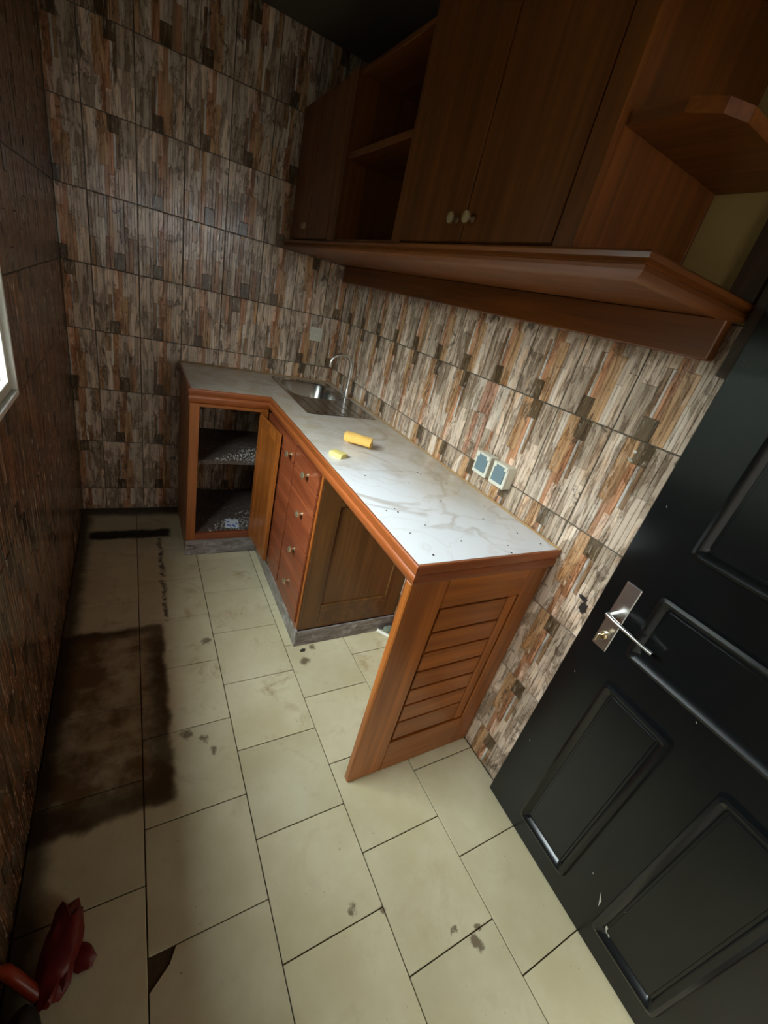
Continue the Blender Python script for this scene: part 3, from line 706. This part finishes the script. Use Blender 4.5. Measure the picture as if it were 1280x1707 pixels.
bm = bmesh.new(); tube(bm, arc, 0.0078, 10); obj('spout', bm, CHROME, tp, True)
bm = bmesh.new(); tube(bm, [(-0.068, 1.706, H + 0.030), (-0.088, 1.722, H + 0.042), (-0.098, 1.730, H + 0.075)], [0.006, 0.0045, 0.005], 8); obj('lever', bm, CHROME, tp, True)

# ------------------------------------------------------------------ small things on the worktop
def foam(bm, path, w, th, axis):
    pass
# sponge: a curled slab of foam lying on its edge
sp_ = bmesh.new(); prof = []
N = 15; Rr, tks = 0.026, 0.017
for k in range(N + 1):
    a = math.radians(200 - 250 * k / N); prof.append((Rr * math.cos(a), Rr * math.sin(a)))
rows = []; L0 = 0.118
for side in (0, 1):
    rr = Rr if side == 0 else Rr - tks
    for j in range(7):
        y = -L0 / 2 + L0 * j / 6; rowp = []
        for k in range(N + 1):
            a = math.radians(250 - 270 * k / N); wob = 1 + 0.05 * math.sin(3 * a + j * 1.3)
            rowp.append(sp_.verts.new((rr * wob * math.cos(a) * 1.15, y * (1 + 0.04 * math.sin(a * 2)), rr * wob * math.sin(a))))
        rows.append(rowp)
for s in (0, 7):
    for j in range(6):
        for k in range(N):
            sp_.faces.new((rows[s + j][k], rows[s + j + 1][k], rows[s + j + 1][k + 1], rows[s + j][k + 1]))
for j in range(6):
    for k in (0, N): sp_.faces.new((rows[j][k], rows[7 + j][k], rows[8 + j][k], rows[j + 1][k]))
for j in (0, 6):
    for k in range(N): sp_.faces.new((rows[j][k], rows[j][k + 1], rows[7 + j][k + 1], rows[7 + j][k]))
bmesh.ops.recalc_face_normals(sp_, faces=sp_.faces)
zmin = min(v.co.z for v in sp_.verts)
bmesh.ops.transform(sp_, matrix=Matrix.Translation((-0.352, 0.872, H - zmin)) @ Matrix.Rotation(math.radians(-129), 4, 'Z'), verts=sp_.verts)
tag(obj('sponge', sp_, SPONGE, smooth=True), 'curled yellow foam sponge on the marble worktop', 'sponge')
sb = B(-0.030, 0.030, -0.022, 0.022, 0, 0.017, bev=0.003, seg=2)
bmesh.ops.transform(sb, matrix=Matrix.Translation((-0.497, 0.742, H)) @ Matrix.Rotation(math.radians(-58), 4, 'Z'), verts=sb.verts)
tag(obj('soap_bar', sb, SOAP, smooth=True), 'small pale yellow bar of soap near the worktop front edge', 'soap')
DIRT = plain('dark_crumb', (0.04, 0.028, 0.02), 0.9)
bm = bmesh.new(); r = random.Random(9)
for x, y in [(-0.51, .295), (-0.472, .308), (-0.472, .285), (-0.254, .354), (-0.077, .309), (-0.193, .057), (-0.214, .02), (-0.493, .045), (-.35, .1), (-.16, .22), (-.42, .2), (-.09, .12), (-.3, .5), (-.2, .6), (-.46, .56), (-.12, .5), (-.5, .16), (-.05, .05)]:
    s = r.uniform(0.0022, 0.0052); a = r.uniform(0, 3)
    prism([(x + s * math.cos(a + k * 1.57) * r.uniform(.5, 1), y + s * math.sin(a + k * 1.57) * r.uniform(.5, 1)) for k in range(4)], H + 0.0003, H + 0.002, bm)
o = obj('crumbs', bm, DIRT); o['kind'] = 'stuff'; tag(o, 'dark crumbs of dirt scattered on the near worktop', 'dirt')

# ------------------------------------------------------------------ sockets and blank plate
def socket(y0, y1, z0, z1, label):
    t = thing('wall_socket', label, 'socket', (0.0, (y0 + y1) / 2, z0), 'covered sockets on the tiled wall')
    dx = -0.044
    obj('box', B(dx + 0.010, -0.0002, y0, y1, z0, z1, bev=0.004, seg=2), WHITEP, t)
    f = obj('lid_frame', B(dx + 0.0, dx + 0.0098, y0 - 0.001, y1 + 0.001, z0 - 0.001, z1 + 0.001, bev=0.003, seg=2), WHITEP, t)
    b = B(dx - 0.003, dx - 0.0001, y0 + 0.010, y1 - 0.010, z0 + 0.014, z1 - 0.007, bev=0.002); obj('lid', b, GREYLID, f)
    for yy in (y0 + 0.002, y1 - 0.018): obj('hinge_block', B(dx - 0.0042, dx - 0.0001, yy, yy + 0.016, z1 - 0.017, z1, bev=0.001), WHITEP, f)
    return t
socket(0.392, 0.470, 1.055, 1.138, 'left one of two covered wall sockets with grey lids above worktop')
socket(0.292, 0.370, 1.055, 1.138, 'right one of two covered wall sockets, nearer the black door')
sw = thing('switch_plate', 'small cream switch plate on the far wall above the sink', 'switch', (-0.158, YB, 1.229))
obj('plate', B(-0.200, -0.116, YB - 0.009, YB - 0.0002, 1.229, 1.312, bev=0.003, seg=2), WHITEP, sw)
obj('rocker', B(-0.182, -0.134, YB - 0.012, YB - 0.0092, 1.247, 1.294, bev=0.0015), WHITEP, sw)

# ------------------------------------------------------------------ wall cabinets on their moulded ledge
ZB, CX = 1.737, -0.378
lg = thing('cabinet_ledge', 'long moulded wooden ledge under the row of wall cabinets', 'ledge', (-0.2, 1.0, 1.607))
obj('ledge_board', B(-0.405, -0.002, -0.130, YB - 0.002, 1.697, ZB - 0.001), UPW[1], lg)
lp = [(-0.02, ZB - 0.001), (0.018, ZB - 0.001), (0.024, ZB - 0.006), (0.024, ZB - 0.015), (0.016, ZB - 0.019), (0.014, ZB - 0.022), (0.022, ZB - 0.026), (0.024, ZB - 0.034), (0.016, ZB - 0.041), (-0.02, ZB - 0.0445)]
lpath = [(-0.4255, YB - 0.002), (-0.4255, -0.150), (-0.002, -0.150)]
ls = sections(lpath, [(o - 0.020, z) for o, z in lp]); ls = [[Vector((2 * p[0] - v.x, 2 * p[1] - v.y, v.z)) for v in s] for s, p in zip(ls, lpath)]
for i in range(2): obj('ledge_moulding', strip_mesh(ls[i], ls[i + 1]), UPW[1 - i], lg, True)
obj('batten_or_shade', B(-0.036, -0.001, -0.128, YB - 0.004, 1.607, 1.6965, bev=0.003), UPW[1], lg)

def U_(name, par, ax, *a, bev=0.0015): return obj(name, B(*a, bev=bev), UPW[ax], par)
def carcass(par, y0, y1, z1, back=True):
    U_('side_panel', par, 2, CX + 0.002, -0.012, y0, y0 + 0.018, ZB, z1); U_('side_panel', par, 2, CX + 0.002, -0.012, y1 - 0.018, y1, ZB, z1)
    U_('bottom_board', par, 1, CX + 0.002, -0.012, y0 + 0.019, y1 - 0.019, ZB, ZB + 0.018); U_('top_board', par, 1, CX + 0.002, -0.012, y0 + 0.019, y1 - 0.019, z1 - 0.018, z1)
    if back: U_('back_board', par, 1, -0.011, -0.002, y0, y1, ZB, z1)
def cab_door(par, y0, y1, z0, z1, ky, kz=1.800):
    d = obj('door', B(CX - 0.018, CX - 0.001, y0, y1, z0, z1, bev=0.003), UPW[2], par)
    knob(d, (CX - 0.018, ky, kz), (-1, 0, 0), CREAM, 1.1); return d
CREAM = plain('cream_knob', srgb(168, 146, 108), 0.3)
ZF, ZM = 2.34, 2.60
u1 = thing('wall_cabinet', 'far wall cabinet with two narrow doors in the dark corner', 'cabinet', (-0.19, 1.8, ZB))
carcass(u1, 1.455, YB - 0.003, ZF)
U_('face_stile', u1, 2, CX - 0.016, CX + 0.0015, 1.455, 1.520, ZB, ZF)
cab_door(u1, 1.523, 1.815, ZB + 0.010, ZF - 0.01, 1.795); cab_door(u1, 1.819, YB - 0.006, ZB + 0.010, ZF - 0.01, 1.840)
u2 = thing('open_shelf', 'open wall shelf bay between the two closed wall cabinets', 'shelf', (-0.19, 1.16, ZB))
carcass(u2, 0.872, 1.453, ZF)
U_('shelf', u2, 1, CX - 0.004, -0.012, 0.892, 1.433, 2.045, 2.070)
U_('face_stile', u2, 2, CX - 0.016, CX + 0.0015, 1.433, 1.453, ZB, ZF)
u3 = thing('wall_cabinet', 'large double-door wall cabinet with cream knobs over the worktop', 'cabinet', (-0.19, 0.46, ZB))
carcass(u3, 0.052, 0.870, ZM)
U_('face_stile', u3, 2, CX - 0.016, CX + 0.0015, 0.806, 0.870, ZB, ZM); U_('face_stile', u3, 2, CX - 0.016, CX + 0.0015, 0.052, 0.112, ZB, ZM)
cab_door(u3, 0.461, 0.803, ZB + 0.010, ZM - 0.01, 0.492); cab_door(u3, 0.115, 0.456, ZB + 0.010, ZM - 0.01, 0.420)
u4 = thing('end_shelf', 'open end shelf at the near end of the wall cabinets', 'shelf', (-0.19, -0.05, 1.95))
obj('shelf', prism([(-0.001, -0.132), (-0.30, -0.132), (-0.345, -0.112), (-0.372, -0.06), (-0.372, 0.0515), (-0.001, 0.0515)], 1.950, 1.972), UPW[1], u4)
obj('top_board', prism([(-0.001, -0.132), (-0.30, -0.132), (-0.345, -0.112), (-0.372, -0.06), (-0.372, 0.0515), (-0.001, 0.0515)], 2.30, 2.322), UPW[1], u4)
obj('wall_upright', B(-0.018, -0.001, -0.150, -0.092, ZB, 1.9495), DARKW, u4); obj('wall_upright', B(-0.018, -0.001, -0.150, -0.092, 1.9725, 2.2995), DARKW, u4)
tag(obj('batten_or_shade', B(-0.018, -0.0005, -0.184, -0.1565, 1.58, 2.45, bev=0.002), DARKW), 'added narrow dark batten on the wall between the ledge and the black door', 'shade_strip')  # added dark strip standing in for shadow on the tiles

# ------------------------------------------------------------------ things on the floor
pf = bmesh.new(); tube(pf, [(-0.097, 0.690, 0.012), (-0.040, 0.612, 0.012)], 0.011, 12)
tag(obj('pipe_offcut', pf, WHITEP, smooth=True), 'short white pipe offcut lying on the floor in the kneehole', 'pipe')
rg_ = bmesh.new(); bmesh.ops.create_icosphere(rg_, subdivisions=2, radius=0.03)
rr = random.Random(4)
for v in rg_.verts: v.co = Vector((v.co.x * 1.0, v.co.y * 0.8, max(-0.022, v.co.z * 0.85))) * rr.uniform(0.82, 1.1)
zm_ = min(v.co.z for v in rg_.verts)
bmesh.ops.translate(rg_, vec=(-0.045, 0.668, -zm_ + 0.0), verts=rg_.verts)
tag(obj('crumpled_rag', rg_, plain('grey_green_cloth', srgb(116, 122, 104), 0.9)), 'crumpled grey-green scrap of cloth behind the end panel', 'rag')
lfm = bmesh.new(); prism([(-0.535, 0.663), (-0.520, 0.672), (-0.505, 0.668), (-0.512, 0.655), (-0.528, 0.654)], 0.0, 0.004, lfm)
tag(obj('dead_leaf', lfm, DIRT), 'small dark dead leaf on the floor before the drawer plinth', 'leaf')

def blob(name, mat, centre, size, seed, amp=0.22, sub=3):
    bm = bmesh.new(); bmesh.ops.create_icosphere(bm, subdivisions=sub, radius=1.0); r = random.Random(seed)
    ph = [(Vector((r.uniform(-1, 1), r.uniform(-1, 1), r.uniform(-1, 1))) * r.uniform(2, 6), r.uniform(0, 6)) for _ in range(9)]
    for v in bm.verts:
        k = sum(abs(math.sin(v.co.dot(a) + b)) for a, b in ph) / 9
        v.co = v.co * (1 - amp + amp * 2 * (k - 0.4)); v.co = Vector((v.co.x * size[0], v.co.y * size[1], v.co.z * size[2]))
    return bm
rb = thing('plastic_bag', 'crumpled red plastic bag on the floor in the dark lower left corner', 'bag', (-1.37, -0.12, 0.0))
b1 = blob('b', REDBAG, None, (0.046, 0.115, 0.045), 3, amp=0.34); bmesh.ops.rotate(b1, cent=(0, 0, 0), matrix=Matrix.Rotation(math.radians(-9), 3, 'Z'), verts=b1.verts)
z0 = min(v.co.z for v in b1.verts); bmesh.ops.translate(b1, vec=(-1.372, -0.118, -z0), verts=b1.verts)
obj('bag_body', b1, REDBAG, rb, True)
b2 = blob('c', REDBAG, None, (0.052, 0.030, 0.020), 8, amp=0.4); z0 = min(v.co.z for v in b2.verts); bmesh.ops.rotate(b2, cent=(0, 0, 0), matrix=Matrix.Rotation(math.radians(-40), 3, 'Z'), verts=b2.verts)
bmesh.ops.translate(b2, vec=(-1.340, -0.135, -z0), verts=b2.verts); obj('bag_corner', b2, REDBAG, rb, True)
hb = bmesh.new(); tube(hb, [(-1.462, -0.215, 0.270), (-1.464, -0.165, 0.190), (-1.457, -0.145, 0.130), (-1.441, -0.155, 0.095), (-1.422, -0.170, 0.065), (-1.402, -0.186, 0.040), (-1.385, -0.198, 0.024)], [0.011, 0.012, 0.013, 0.013, 0.013, 0.013, 0.012], 10)
ho = obj('bag_handle', hb, ORANGE, rb, True); ho['label'] = 'orange-red rolled handle'
kb = blob('k', BLACKBAG, None, (0.040, 0.075, 0.060), 12); z0 = min(v.co.z for v in kb.verts); bmesh.ops.translate(kb, vec=(-1.427, -0.262, -z0), verts=kb.verts)
tag(obj('black_bag', kb, BLACKBAG, smooth=True), 'black plastic bag on the floor behind the red bag handle', 'bag')
print('tiles', n1, n2, n3)
